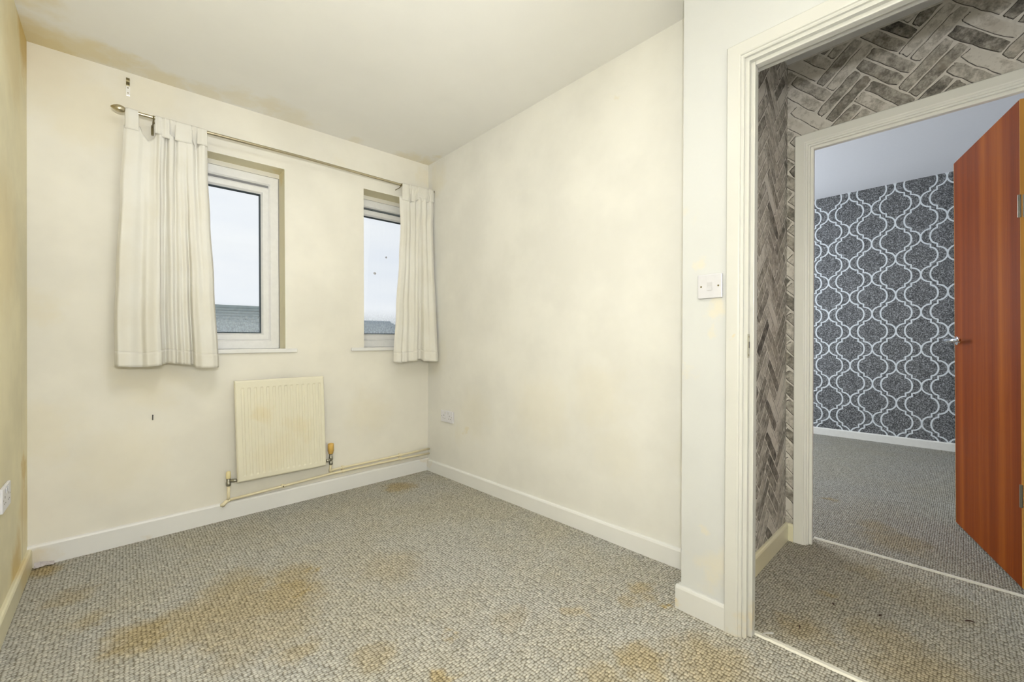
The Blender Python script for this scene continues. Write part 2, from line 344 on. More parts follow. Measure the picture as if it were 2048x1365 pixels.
def lin(kn, t):
    if t <= kn[0][0]: return kn[0][1]
    for (a, va), (b, vb) in zip(kn, kn[1:]):
        if t <= b: return lerp(va, vb, (t-a)/(b-a))
    return kn[-1][1]

H = 2.409                      # ceiling
XL, YW = -.311, 2.92           # left wall, window wall
XD, YC = 1.556, .730           # doorway partition, its free corner
XH, YH = 2.486, .624           # hall far wall, hall end wall
XD2, XB2 = 1.645, 2.560        # back faces of the two door walls
YB = -.75                      # wall behind the camera
LN = .011                      # the partitions are slightly out of plumb
LH = .0092
def warp_far(x, y, z):         # the old plaster of the window wall is not quite flat
    if y < 2.935:
        u = (x+.311)/2.1; w = z/H
        y += lerp(lerp(-.026, 0, u), lerp(.016, -.034, u), w)
    return (x, y, z)
def xr(y, z): return 1.789+(YW-y)/2.19*(.038*(1-z/H)+.003)
def warp_right(x, y, z): return (x+xr(y, z)-1.797, y, z)

# ------------------------------------------------------------------ floors and ceilings
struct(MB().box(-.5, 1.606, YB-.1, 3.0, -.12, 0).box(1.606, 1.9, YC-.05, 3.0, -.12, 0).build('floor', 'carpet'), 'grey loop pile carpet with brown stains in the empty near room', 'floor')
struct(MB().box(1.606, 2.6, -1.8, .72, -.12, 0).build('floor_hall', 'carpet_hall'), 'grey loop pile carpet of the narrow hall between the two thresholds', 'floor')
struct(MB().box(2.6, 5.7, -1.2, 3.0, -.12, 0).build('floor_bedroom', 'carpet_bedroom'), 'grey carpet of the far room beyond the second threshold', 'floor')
struct(MB().box(-.5, 1.95, YB-.1, 3.2, H, H+.1).build('ceiling', 'ceiling'), 'cream ceiling with yellow damp stains above the two small windows', 'ceiling')
struct(MB().box(1.95, 2.6, -1.8, .75, H, H+.1).box(1.6, 1.95, -1.8, YB-.1, H, H+.1).build('ceiling_hall', 'bed_wall'), 'white hall ceiling hidden above the doorway', 'ceiling')
struct(MB().box(2.6, 5.7, -1.2, 3.1, 2.525, 2.62).build('ceiling_bedroom', 'bed_ceiling'), 'bluish white ceiling of the far room seen through both doorways', 'ceiling')

# ------------------------------------------------------------------ walls
# window wall: an inner leaf with the two plastered reveals, an outer leaf that holds the frames
W1 = (.165, .7595); W2 = (1.267, 1.735); ZS, ZT = .955, 2.104
w = MB(warp=warp_far)
def wall_holes(w, x0, x1, y0, y1, z0, z1, holes):
    xs = [x0]+[k for h in holes for k in h[:2]]+[x1]
    for i in range(0, len(xs), 2): w.box(xs[i], xs[i+1], y0, y1, z0, z1)
    for a, b, c, d in holes:
        w.box(a, b, y0, y1, z0, c); w.box(a, b, y0, y1, d, z1)
wall_holes(w, -.45, 1.95, YW, 3.03, 0, H, [(*W1, ZS, ZT), (*W2, ZS, ZT)])
wall_holes(w, -.45, 1.95, 3.03, 3.19, 0, H, [(.115, .7595, .955, 2.077), (1.215, 1.765, .955, 2.077)])
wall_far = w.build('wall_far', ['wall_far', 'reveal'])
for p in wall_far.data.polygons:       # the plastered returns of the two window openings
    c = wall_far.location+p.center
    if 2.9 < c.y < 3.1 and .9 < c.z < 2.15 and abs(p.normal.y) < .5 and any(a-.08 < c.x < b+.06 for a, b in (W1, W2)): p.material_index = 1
struct(wall_far, 'cream window wall with two narrow windows and a radiator', 'wall')
struct(MB().box(-.45, XL, YB-.1, 3.05, 0, H).build('wall_left', 'wall_left'), 'yellowed wall at the left edge with a brown seam line', 'wall')
w = MB(warp=warp_right)
for i in range(6):
    a, b = lerp(YC-.03, 3.05, i/6), lerp(YC-.03, 3.05, (i+1)/6)
    w.box(1.797, 1.93, a, b, 0, H)
struct(w.build('wall_right', 'wall_right'), 'plain cream wall right of the windows with a low socket', 'wall')
struct(MB().box(-.45, 1.7, YB-.1, YB, 0, H).build('wall_near', 'wall_far'), 'cream wall behind the camera', 'wall')
D1L, D1R, D1H = .503, -.255, 1.956      # lining faces of the near doorway
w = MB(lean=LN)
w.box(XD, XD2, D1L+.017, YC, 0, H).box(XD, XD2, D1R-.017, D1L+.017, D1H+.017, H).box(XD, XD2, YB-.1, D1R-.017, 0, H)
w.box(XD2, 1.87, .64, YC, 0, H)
wall_door = w.build('wall_door', ['wall_door', 'bounce_cut_paper'])
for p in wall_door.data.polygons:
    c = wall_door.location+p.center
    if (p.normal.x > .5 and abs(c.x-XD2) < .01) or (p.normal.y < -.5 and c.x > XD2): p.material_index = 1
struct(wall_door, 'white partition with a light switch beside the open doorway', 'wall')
wl = struct(MB(lean=LH).box(XD2, XH+.02, YH, YH+.1, 0, H).build('wall_hall_left', 'mortar'), 'hall end wall in grey brick effect paper seen at a slant', 'wall')
D2L, D2R, D2H = .527, -.240, 1.9655
w = MB(lean=LH)
w.box(XH, XB2, D2L+.011, YH+.1, 0, 2.6).box(XH, XB2, D2R-.011, D2L+.011, D2H+.011, 2.6).box(XH, XB2, -1.8, D2R-.011, 0, 2.6)
wf = struct(w.build('wall_hall_far', 'mortar'), 'hall wall in grey brick effect paper around the second doorway', 'wall')
struct(MB().box(1.556, 2.6, -1.9, -1.8, 0, 2.5).build('wall_hall_near', 'bounce_cut_paper'), 'far end of the hall out of view, darkened to cut bounced light', 'wall')
struct(MB().box(1.50, 1.60, -1.8, YB-.1, 0, H).build('wall_hall_side', 'bounce_cut_paper'), 'side of the hall out of view, darkened to cut bounced light', 'wall')
wb = struct(MB().box(5.5, 5.62, -1.2, 3.1, 0, 2.6).build('wall_bedroom_far', 'glitter'), 'charcoal glitter wall with a pale trellis pattern in the far room', 'wall')
w = MB(); wall_holes(w, 2.55, 5.6, 2.92, 3.06, 0, 2.6, [(3.4, 5.0, .9, 2.1)])
struct(w.build('wall_bedroom_window', 'bed_wall'), 'white outer wall of the far room, out of view', 'wall')
struct(MB().box(2.55, 5.6, -1.3, -1.2, 0, 2.6).build('wall_bedroom_near', 'bed_wall'), 'white side wall of the far room, out of view', 'wall')
struct(MB().box(XB2-.09, XB2, YH+.1, 2.95, 0, 2.6).build('wall_bedroom_side', 'bed_wall'), 'white side wall of the far room beside its doorway, out of view', 'wall')

# brick-effect print: a herringbone of paired bricks, flat on the paper with a hair of relief
def clip(poly, inside, cross):
    out = []
    for i in range(len(poly)):
        a, b = poly[i-1], poly[i]
        if inside(b):
            if not inside(a): out.append(cross(a, b))
            out.append(b)
        elif inside(a): out.append(cross(a, b))
    return out
def clip_rect(poly, r):
    x0, x1, y0, y1 = r
    for k, lim, sg in ((0, x0, 1), (0, x1, -1), (1, y0, 1), (1, y1, -1)):
        if len(poly) < 3: return []
        ins = lambda p: sg*(p[k]-lim) >= 0
        def crs(a, b):
            t = (lim-a[k])/(b[k]-a[k]); return tuple(lerp(a[i], b[i], t) for i in range(len(a)))
        poly = clip(poly, ins, crs)
    return poly
def brick_paper(parent, rects, to3d, lean, seed):
    rnd = random.Random(seed); WB = .104; mb = MB(lean=lean); tone = []; edge = []
    rx0 = min(r[0] for r in rects); rx1 = max(r[1] for r in rects); rz0 = min(r[2] for r in rects); rz1 = max(r[3] for r in rects)
    cx, cz = (rx0+rx1)/2, (rz0+rz1)/2; R = int(max(rx1-rx0, rz1-rz0)/WB)+3
    bricks = []
    for j in range(-R, R):
        for m in range(-R, R):
            x = j+4*m
            if abs(x) < R+3:
                bricks += [(x, j, 2, .5), (x, j+.5, 2, .5)]
        for m in range(-R, R):
            y = j-3+4*m
            if abs(y) < R+3: bricks += [(j, y, .5, 2), (j+.5, y, .5, 2)]
    c, s = math.cos(math.radians(46)), math.sin(math.radians(46))
    for (bx, by, bw, bh) in bricks:
        ux, uz = (bx+bw/2)*WB, (by+bh/2)*WB
        X, Z = cx+c*ux-s*uz, cz+s*ux+c*uz
        if not (rx0-.2 < X < rx1+.2 and rz0-.2 < Z < rz1+.2): continue
        t = min(1, max(0, rnd.gauss(.48, .24))); hw, hh = bw*WB/2-.0034, bh*WB/2-.0034
        n = 6; ring = []
        for sd in range(4):
            for q in range(n):
                f = q/n*2-1
                px, py = [(f, -1), (1, f), (-f, 1), (-1, -f)][sd]
                k = .80 if q == 0 else 1
                jx, jy = rnd.uniform(-.0026, .0026), rnd.uniform(-.0026, .0026)
                ex = px*hw; ey = py*hh
                if q == 0: cr = rnd.uniform(.0005, .006); ex -= math.copysign(cr, ex); ey -= math.copysign(cr*.8, ey)
                ring.append((ex+jx, ey+jy, (1.0, 1.0, .45, .55)[sd]))
        inner = []
        for (ex, ey, _) in ring:
            inner.append((math.copysign(max(0, abs(ex)-.0085), ex), math.copysign(max(0, abs(ey)-.0085), ey), 0.0))
        N = len(ring)
        polys = [inner]+[[ring[i], ring[(i+1) % N], inner[(i+1) % N], inner[i]] for i in range(N)]
        for pl in polys:
            w3 = [(cx+c*(ux+a)-s*(uz+b), cz+s*(ux+a)+c*(uz+b), e) for a, b, e in pl]
            for r in rects:
                q = clip_rect(w3, r)
                if len(q) >= 3:
                    mb.add([to3d(a, b) for a, b, _ in q], [list(range(len(q)))])
                    tone += [t]*len(q); edge += [e for _, _, e in q]
    mb.attr = {'tone': tone, 'edge': edge}
    return tag(mb.build('brick_wallpaper', 'brick', parent, fixn=False), 'grey herringbone brick effect paper')
# y is measured on the far wall, x on the end wall
brick_paper(wf, [(D2L+.05, YH, .05, 2.4), (-.75, D2L+.05, 2.0, 2.4)], lambda a, b: (XH-.0008, a, b), LH, 3)
brick_paper(wl, [(XD2, XH, .05, 2.4)], lambda a, b: (a, YH-.0008, b), LH, 5)

# trellis print on the far bedroom wall
def trellis(parent):
    D, P, lw = .1757, .349, .0125; mb = MB()
    def quarter(s0, z0, s1, z1, first):   # first: vertical tangent at start
        pts = []
        for k in range(11):
            a = k/10*math.pi/2
            if first: u, v = (1-math.cos(a) if k < 10 else 1), math.sin(a)
            else: u, v = math.sin(a), 1-(math.cos(a) if k < 10 else 0)
            pts.append((lerp(s0, s1, u), lerp(z0, z1, v)))
        return pts
    def line(n0, aw, bw):      # one half period going down from the left extreme to the right extreme and back
        sL, sN, sR = n0-aw, n0, n0+bw; g = .0164; q = P/4
        a = quarter(sL, 0, sN, -(q-g), True)
        b = quarter(sN, -(q+g), sR, -P/2, False)
        h = a+b
        back = [(s, -P-z) for s, z in h[::-1]]
        return h+back[1:]
    rect = (-.95, 2.2, .07, 2.525)
    for i in range(-8, 10):
        mir = i % 2
        for which in (0, 1):
            base = line(.0655, .0655, .0470) if which == 0 else line(.0655+.0447, .0470, .0655)
            for m in range(0, 9):
                pts = [((D-s) if mir else s, z) for s, z in base]
                # two strands side by side mirror each other, so they meet at their extremes
                pts = [(.463-(i*D+s), 2.84+.0 - m*P + z) for s, z in pts]
                # offset ribbon
                nrm = []
                for k in range(len(pts)):
                    a = pts[max(0, k-1)]; b = pts[min(len(pts)-1, k+1)]
                    dx, dz = b[0]-a[0], b[1]-a[1]; L = math.hypot(dx, dz) or 1; nrm.append((-dz/L, dx/L))
                for k in range(len(pts)-1):
                    (x0, z0), (x1, z1) = pts[k], pts[k+1]; n0, n1 = nrm[k], nrm[k+1]; hw = lw/2
                    q = clip_rect([(x0+n0[0]*hw, z0+n0[1]*hw), (x1+n1[0]*hw, z1+n1[1]*hw), (x1-n1[0]*hw, z1-n1[1]*hw), (x0-n0[0]*hw, z0-n0[1]*hw)], rect)
                    if len(q) >= 3: mb.add([(5.4992-.0001*which-.0002*mir, a, b) for a, b in q], [list(range(len(q)))])
    return tag(mb.build('trellis_print', 'trellis', parent, fixn=False), 'pale silver trellis lines')
trellis(wb)

# ------------------------------------------------------------------ windows
def ring(mb, x0, x1, z0, z1, wd, y0, y1, bev=.004):
    """mitred rectangular frame, bevelled toward the room"""
    pr = [(0, y1), (0, y0+bev), (bev, y0), (wd-bev*2, y0), (wd, y0+bev*2.5), (wd, y1)]
    cs = [(x0, z0, 1, 1), (x1, z0, -1, 1), (x1, z1, -1, -1), (x0, z1, 1, -1)]
    n = len(pr); vs = [(cx+sx*d, y, cz+sz*d) for cx, cz, sx, sz in cs for d, y in pr]
    mb.add(vs, [(k*n+i, k*n+(i+1) % n, ((k+1) % 4)*n+(i+1) % n, ((k+1) % 4)*n+i) for k in range(4) for i in range(n)])
def window(name, x0, x1, label, gap, dots):
    t = thing(name, ((x0+x1)/2, 3.05, .975), label, 'window', kind='structure')
    z0, z1 = .976, 2.077
    fr = MB(); ring(fr, x0, x1, z0, z1, .056, 3.035, 3.10); fr.build('window_frame', 'upvc', t)
    sx0, sx1, sz0, sz1 = x0+.054, x1-.054, z0+.054, z1-.072
    gp = MB(); ring(gp, sx0-.004, sx1+.004, sz0-.004, sz1+.004, .02, 3.046 if gap else 3.052, 3.09, .001); gp.build('shadow_gap', 'upvc_dark' if gap else 'upvc', t)  # a dark strip here paints the shade between frame and sash
    sa = MB(); ring(sa, sx0, sx1, sz0, sz1, .046, 3.041, 3.09, .006); sash = sa.build('sash', 'upvc', t)
    ga = MB(); ring(ga, sx0+.0455, sx1-.0455, sz0+.0455, sz1-.0455, .005, 3.052, 3.08, .001); ga.build('gasket', 'upvc_dark', sash)
    MB().box(sx0+.05, sx1-.05, 3.066, 3.070, sz0+.05, sz1-.05).build('pane', 'glass', sash)
    for k, (dx, dz, r) in enumerate(dots):
        rnd = random.Random(k+3); d = MB()
        n = 14; rr = [r*rnd.uniform(.55, 1.15) for _ in range(n)]
        pl = [(dx+rr[q]*math.cos(q*2*math.pi/n), dz+rr[q]*math.sin(q*2*math.pi/n)) for q in range(n)]
        d.prism(pl, 'y', 3.0652, 3.0660); d.build('splash_mark', 'dirt', sash)
    return t
window('window_1', .118, .7565, 'white plastic window with condensation half behind the larger curtain', False, [])
window('window_2', 1.218, 1.762, 'narrow white plastic window in the corner with two grey splash marks', True, [(1.5168, 1.673, .009), (1.4264, 1.539, .013)])
def sill(x0, x1, h0, h1, label):
    m = MB()
    m.bbox(x0, x1, 2.893, 2.921, .953, .977, .004)
    m.box(h0, h1, 2.921, 3.036, .953, .977)
    tag(m.build('window_sill', 'skirting'), label, 'sill', 'painted window sills', 'structure')
sill(.10, .826, W1[0]+.001, W1[1]-.001, 'white painted sill under the wider left window')
sill(1.174, 1.778, W2[0]+.001, W2[1]-.001, 'white painted sill under the narrow corner window')

# ------------------------------------------------------------------ skirting
def skirt(axis, a, b, face, sgn, h=.088, th=.016):
    """prism with a rounded top: axis it runs along, wall face coordinate, direction into the room"""
    pr = [(face, 0), (face+sgn*th, 0), (face+sgn*th, h-.010), (face+sgn*(th-.003), h-.003), (face+sgn*(th-.008), h), (face, h)]
    return pr
def skirt_mb(mb, axis, a, b, face, sgn, **k): return mb.prism(skirt(axis, a, b, face, sgn, **k), axis, a, b)
def wf2(x, y, z): return warp_far(x, y, z)
m = MB(warp=wf2)
for i in range(4): skirt_mb(m, 'x', lerp(XL, 1.789, i/4), lerp(XL, 1.789, (i+1)/4), YW, -1, h=.098)
struct(m.build('baseboard_far', 'skirting'), 'white gloss skirting board under the radiator pipes', 'skirting')
m = MB(warp=warp_right)
for i in range(6): skirt_mb(m, 'y', lerp(YC, YW, i/6), lerp(YC, YW, (i+1)/6), 1.797, -1)
struct(m.build('baseboard_right', 'skirting'), 'white gloss skirting board along the plain right wall', 'skirting')
struct(skirt_mb(MB(), 'y', YB, YW-.02, XL, 1, h=.086).build('baseboard_left', 'skirting_left'), 'yellowed skirting board along the left wall', 'skirting')
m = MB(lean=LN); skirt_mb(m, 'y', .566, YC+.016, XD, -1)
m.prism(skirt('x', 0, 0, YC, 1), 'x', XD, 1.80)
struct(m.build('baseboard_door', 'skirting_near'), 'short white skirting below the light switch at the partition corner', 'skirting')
struct(skirt_mb(MB(lean=LH), 'x', XD2, XH, YH, -1, h=.085).build('baseboard_hall', 'cream_skirting'), 'cream skirting along the brick papered hall end wall', 'skirting')
struct(skirt_mb(MB(lean=LH), 'y', .56, YH-.014, XH, -1, h=.085).build('baseboard_hall_far', 'cream_skirting'), 'tiny piece of cream skirting between hall corner and door frame', 'skirting')
struct(skirt_mb(MB(), 'y', -1.2, 2.92, 5.5, -1, h=.075).build('baseboard_bedroom', 'bed_skirting'), 'white skirting under the trellis wallpaper', 'skirting')

# ------------------------------------------------------------------ door frames
ARCH = [(0, 0), (0, .009), (.004, .012), (.008, .0125), (.010, .0165), (.014, .0185), (.050, .0185), (.0535, .015), (.0535, 0)]
def architrave(t, yl, yr, zh, face, sgn, lean, mat):
    """three mitred lengths; w is measured outward from the opening, d off the wall"""
    def seg(pa, pb):
        n = len(ARCH); m = MB(lean=lean)
        m.add([pa(w, d) for w, d in ARCH]+[pb(w, d) for w, d in ARCH],
              [list(range(n)), list(range(n, 2*n))]+[(i, (i+1) % n, n+(i+1) % n, n+i) for i in range(n)])
        m.build('architrave', mat, t)
    fx = lambda d: face+sgn*d
    seg(lambda w, d: (fx(d), yl+w, 0), lambda w, d: (fx(d), yl+w, zh+w))
    seg(lambda w, d: (fx(d), yl+w, zh+w), lambda w, d: (fx(d), yr-w, zh+w))
    seg(lambda w, d: (fx(d), yr-w, zh+w), lambda w, d: (fx(d), yr-w, 0))
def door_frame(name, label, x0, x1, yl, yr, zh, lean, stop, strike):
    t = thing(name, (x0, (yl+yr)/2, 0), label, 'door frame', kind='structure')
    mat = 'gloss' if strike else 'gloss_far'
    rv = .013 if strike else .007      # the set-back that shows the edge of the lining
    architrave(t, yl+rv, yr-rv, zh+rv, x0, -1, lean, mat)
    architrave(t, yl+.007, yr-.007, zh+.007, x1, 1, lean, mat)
    m = MB(lean=lean)
    e = rv+.004
    m.box(x0, x1, yl, yl+e, 0, zh+e).box(x0, x1, yr-e, yr, 0, zh+e).box(x0, x1, yr, yl, zh, zh+e)
    m.build('door_lining', mat, t)
    a, b = stop
    m = MB(lean=lean); m.bbox(a, b, yl-.013, yl+.001, 0, zh, .0025); m.build('door_stop', mat, t)
    m = MB(lean=lean); m.bbox(a, b, yr, yr+.013, 0, zh, .0025); m.build('door_stop', mat, t)
    m = MB(lean=lean); m.bbox(a, b, yr+.013, yl-.013, zh-.013, zh+.001, .0025); m.build('door_stop', mat, t)
    if strike:
        m = MB(lean=lean); m.bbox(x0-.002, x0+.013, yl-.0015, yl+.001, .955, 1.035, .0006)
        m.box(x0+.001, x0+.010, yl-.0022, yl, .985, 1.012); sp = m.build('strike_plate', 'nickel', t)
        m = MB(lean=lean); m.box(x0+.0015, x0+.0095, yl-.0026, yl-.002, .988, 1.009); m.build('latch_hole', 'black', sp)
        for z in (.964, 1.026):
            m = MB(lean=lean); m.lathe((x0+.0055, yl-.0012, z), [(0, .0035), (.001, .0028)], (0, -1, 0), 10); m.build('screw', 'dark_metal', sp)
    return t
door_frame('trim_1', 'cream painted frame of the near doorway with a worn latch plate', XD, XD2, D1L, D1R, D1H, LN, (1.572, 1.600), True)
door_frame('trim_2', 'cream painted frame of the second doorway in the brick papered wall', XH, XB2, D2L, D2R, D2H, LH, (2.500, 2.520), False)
def threshold(name, x, y0, y1, wd, label):
    rnd = random.Random(int(x*100)); m = MB(); n = 60
    for i in range(n):
        a, b = lerp(y0, y1, i/n), lerp(y0, y1, (i+1)/n)
        j = rnd.uniform(-.0012, .0012)
        m.prism([(x-wd/2+j, .0), (x-wd/2+j+.003, .0055), (x+wd/2+j-.003, .0055), (x+wd/2+j, .0)], 'y', a, b) if False else m.add(
            [(x-wd/2+j, a, 0), (x-wd/2+j+.004, a, .0055), (x+wd/2-.004-j, a, .0055), (x+wd/2-j, a, 0), (x-wd/2+j, b, 0), (x-wd/2+j+.004, b, .0055), (x+wd/2-.004-j, b, .0055), (x+wd/2-j, b, 0)],
            [(0, 1, 5, 4), (1, 2, 6, 5), (2, 3, 7, 6), (0, 3, 2, 1), (4, 5, 6, 7)])
    return struct(m.build(name, 'threshold'), label, 'threshold')
threshold('trim_3', 1.607, -.255, .512, .022, 'worn white carpet joining strip across the near doorway')
threshold('trim_4', 2.598, -.246, .535, .020, 'thin pale carpet joining strip across the second doorway')

# ------------------------------------------------------------------ door leaf of the far room
A2 = Vector((2.640, -.1495, 0)); B2 = Vector((3.345, .0435, 0)); dv = (B2-A2).normalized(); nv = Vector((-dv.y, dv.x, 0))
dl = empty('door_1', (A2.x, A2.y, 0)); ang = math.atan2(dv.y, dv.x); dl.rotation_euler = (0, 0, ang)
struct(dl, 'reddish brown veneered door standing open into the far room', 'door')
L = (B2-A2).length
def part(mb, name, mat, parent, smooth=False):   # parts modelled in the leaf's own frame
    me = bpy.data.meshes.new(name); me.from_pydata(mb.v, [], mb.f); me.materials.append(M[mat])
    for p in me.polygons: p.use_smooth = smooth
    bm = bmesh.new(); bm.from_mesh(me); bmesh.ops.recalc_face_normals(bm, faces=bm.faces[:]); bm.to_mesh(me); bm.free()
    o = bpy.data.objects.new(name, me); COL.objects.link(o); o.parent = parent; return o
part(MB().bbox(.006, L-.006, -.038, 0, .014, 1.974, .0012, 1), 'door_panel', 'sapele', dl)
part(MB().bbox(0, .006, -.038, 0, .014, 1.974, .0015, 1), 'edge_lipping', 'lipping', dl)
part(MB().bbox(L-.006, L, -.038, 0, .014, 1.974, .0015, 1), 'edge_lipping', 'lipping', dl)
for z in (.34, 1.86-.36):
    hg = part(MB().box(-.0012, .001, -.034, -.006, z, z+.09).tube([(-.004, .004, z), (-.004, .004, z+.09)], .005, 10), 'hinge', 'nickel', dl)
    for q in (.018, .045, .072): part(MB().lathe((-.0012, -.02, z+q), [(0, .0035), (.0008, .0025)], (-1, 0, 0), 8), 'screw', 'dark_metal', hg)
hx = L-.055
hd = part(MB().tube([(hx, .0, 1.005), (hx, .048, 1.005), (hx-.008, .056, 1.006), (hx-.05, .056, 1.008), (hx-.11, .048, 1.008), (hx-.15, .036, 1.010)], [.009, .009, .010, .010, .0095, .007], 12), 'lever_handle', 'chrome', dl, True)
part(MB().lathe((hx, 0, 1.005), [(0, .025), (.007, .024), (.009, .02), (.010, .009)], (0, 1, 0), 24), 'rose', 'chrome', hd)
part(MB().bbox(L, L+.001, -.031, -.008, .93, 1.08, .0004, 1), 'latch_face', 'nickel', dl)

# ------------------------------------------------------------------ curtain rod
YR = 2.81
def rz(x): return lin([(-.05, 2.1645), (.35, 2.1635), (.85, 2.170), (1.5, 2.166), (1.79, 2.178)], x)
rod = thing('curtain_rod', (.88, YR, 2.165), 'thin brushed metal curtain rod with bullet finial spanning both windows', 'curtain rod')
MB().tube([(x/20, YR, rz(x/20)) for x in range(0, 36)]+[(1.786, YR, rz(1.786))], .0085, 14).build('rod', 'brass', rod, True)
MB().lathe((.022, YR, 2.1643), [(0, .0095), (.004, .0125), (.010, .0155), (.02, .0175), (.03, .0165), (.04, .0125), (.048, .007), (.054, .0015)], (-1, 0, -.01), 22).build('finial', 'brass', rod, True)
for bx in (.128, 1.5085):
    m = MB()
    if bx < 1: m.bbox(bx-.0055, bx+.0055, 2.9085, 2.922, 2.112, 2.162, .0015)
    else: m.bbox(bx-.004, bx+.0025, 2.9085, 2.916, 2.142, 2.158, .001)
    m.tube([(bx, 2.91, 2.150), (bx, 2.84, 2.149), (bx, YR+.003, 2.151)], .0035 if bx < 1 else .0025, 10)
    m.tube([(bx, YR+.0118*math.cos(a), rz(bx)+.0118*math.sin(a)) for a in [math.radians(k) for k in range(-200, 30, 23)]], .003, 8)
    if bx < 1: m.lathe((bx, YR, 2.150), [(0, .003), (-.008, .003), (-.009, .005), (-.017, .005)], (0, 0, 1), 10)
    m.build('bracket', 'dark_metal', rod, False)
MB().lathe((1.786, YR, rz(1.786)), [(0, .0095), (.008, .0115)], (1, 0, 0), 16).build('end_cap', 'dark_metal', rod, True)

# ------------------------------------------------------------------ curtains
def curtain(label, EL, ER, TOP, BOT, DT, DB, tabs, yc, fold):
    x0 = lin(EL, 0); t = thing('curtain', ((EL[0][1]+ER[0][1])/2, yc, .88), label, 'curtain', 'tab top curtains')
    def P(u, v, off=0):
        x = lerp(interp(EL, v), interp(ER, v), u); z = lerp(interp(TOP, u), lin(BOT, u), v)
        k = v**.8; d = lerp(interp(DT, u), interp(DB, u)*fold, k)
        d += .004*math.sin(9*u+5*v)*v
        return (x, yc-d-off, z)
    n = 150
    MB().grid(lambda u, v: P(u, v*.945), n, 70).build('curtain_cloth', 'fabric', t, True, solid=.002)
    MB().grid(lambda u, v: P(u, .938+v*.062, .0022), n, 6).build('hem', 'fabric', t, True, solid=.003)
    for (a, b, u) in tabs:
        xa, xb = a, b; zb = interp(TOP, u)-.020; d = interp(DT, u)+.001
        zr = rz((a+b)/2); pr = [(yc-d-.0005, zb), (yc-d-.0015, zb+.025), (YR-.0125, zr-.012)]
        pr += [(YR-.0118*math.cos(math.radians(q)), zr+.0118*math.sin(math.radians(q))) for q in range(0, 181, 20)]
        pr += [(YR+.011, zr-.02), (yc-d+.003, zb+.02), (yc-d+.002, zb)]
        nw = 6; m = MB()
        def T(u2, v2):
            f = v2*(len(pr)-1); i = min(int(f), len(pr)-2); w = f-i
            y, z = lerp(pr[i][0], pr[i+1][0], w), lerp(pr[i][1], pr[i+1][1], w)
            pinch = 1.06-.14*min(1, v2*3)
            xm = (xa+xb)/2; return (xm+(lerp(xa, xb, u2)-xm)*pinch, y-.003*math.sin(u2*math.pi)+.0018*math.sin(u2*9+xm*40), z)
        m.grid(T, 12, 2*(len(pr)-1)).build('tab', 'fabric', t, True, solid=.0022)
    return t
UL = lambda px: (px-229)/207; UT = lambda px: (px-247)/167
curtain('long cream tab top curtain covering the left half of the wider window',
    [(0, .0151), (.28, .0014), (.62, -.0142), (.82, -.022), (1, -.0200)],
    [(0, .3502), (.13, .3518), (.34, .3619), (.62, .3785), (1, .3969)],
    [(0, 2.088), (.10, 2.094), (.18, 2.100), (.22, 2.066), (.28, 2.046), (.33, 2.06), (.385, 2.096), (.44, 2.106), (.50, 2.104), (.56, 2.090), (.66, 2.092), (.80, 2.098), (.84, 2.078), (.88, 2.078), (.93, 2.10), (1, 2.11)],
    [(0, .9046), (.24, .8957), (.40, .9029), (.5, .9116), (.58, .9051), (.73, .897), (.76, .8833), (1, .8807)],
    [(0, 0), (.05, .006), (.16, .006), (.22, -.004), (.3, -.012), (.37, -.004), (.41, .014), (.45, .012), (.49, -.016), (.53, .014), (.565, .014), (.60, -.012), (.64, .006), (.80, .008), (.86, -.014), (.90, .006), (.95, .014), (1, .004)],
    [(0, .004), (.035, .022), (.12, .026), (.236, .006), (.29, .024), (.38, .034), (.41, .028), (.43, -.012), (.465, -.022), (.5, -.004), (.54, .006), (.575, -.008), (.62, .010), (.65, .0), (.69, .010), (.73, -.008), (.755, .024), (.82, .036), (.92, .032), (.97, .022), (1, .0)],
    [(.021, .0707, .1), (.1337, .1620, .42), (.1615, .1905, .55), (.1885, .2160, .60), (.2136, .2848, .72), (.2825, .3090, .86), (.3063, .3490, .95)], 2.812, 1.55)
curtain('short narrow cream tab top curtain bunched in the corner beside the right wall',
    [(0, 1.4969), (.17, 1.5037), (.38, 1.4902), (.68, 1.4644), (1, 1.4427)],
    [(0, 1.784), (.06, 1.782), (.17, 1.768), (.38, 1.766), (.68, 1.770), (1, 1.772)],
    [(0, 2.0818), (.2, 2.0717), (.42, 2.0811), (.50, 2.1057), (.78, 2.1054), (1, 2.1127)],
    [(0, .8688), (.13, .8632), (.3, .8683), (.56, .876), (.57, .887), (.67, .882), (.68, .8706), (1, .8624)],
    [(0, 0), (.08, .010), (.25, .008), (.33, -.010), (.42, .008), (.5, -.014), (.58, .012), (.66, .0), (.74, .012), (.82, -.012), (.9, .012), (1, .0)],
    [(0, .004), (.06, .020), (.14, .022), (.2, .006), (.27, .018), (.36, .004), (.45, .026), (.54, .028), (.575, -.014), (.66, .005), (.69, .055), (.8, .072), (.92, .082), (1, .070)],
    [(1.5133, 1.5744, .12), (1.5720, 1.5930, .3), (1.591, 1.6245, .4), (1.6225, 1.6435, .47), (1.6415, 1.7369, .68), (1.7345, 1.7480, .86), (1.7458, 1.780, .93)], 2.812, 1.0)

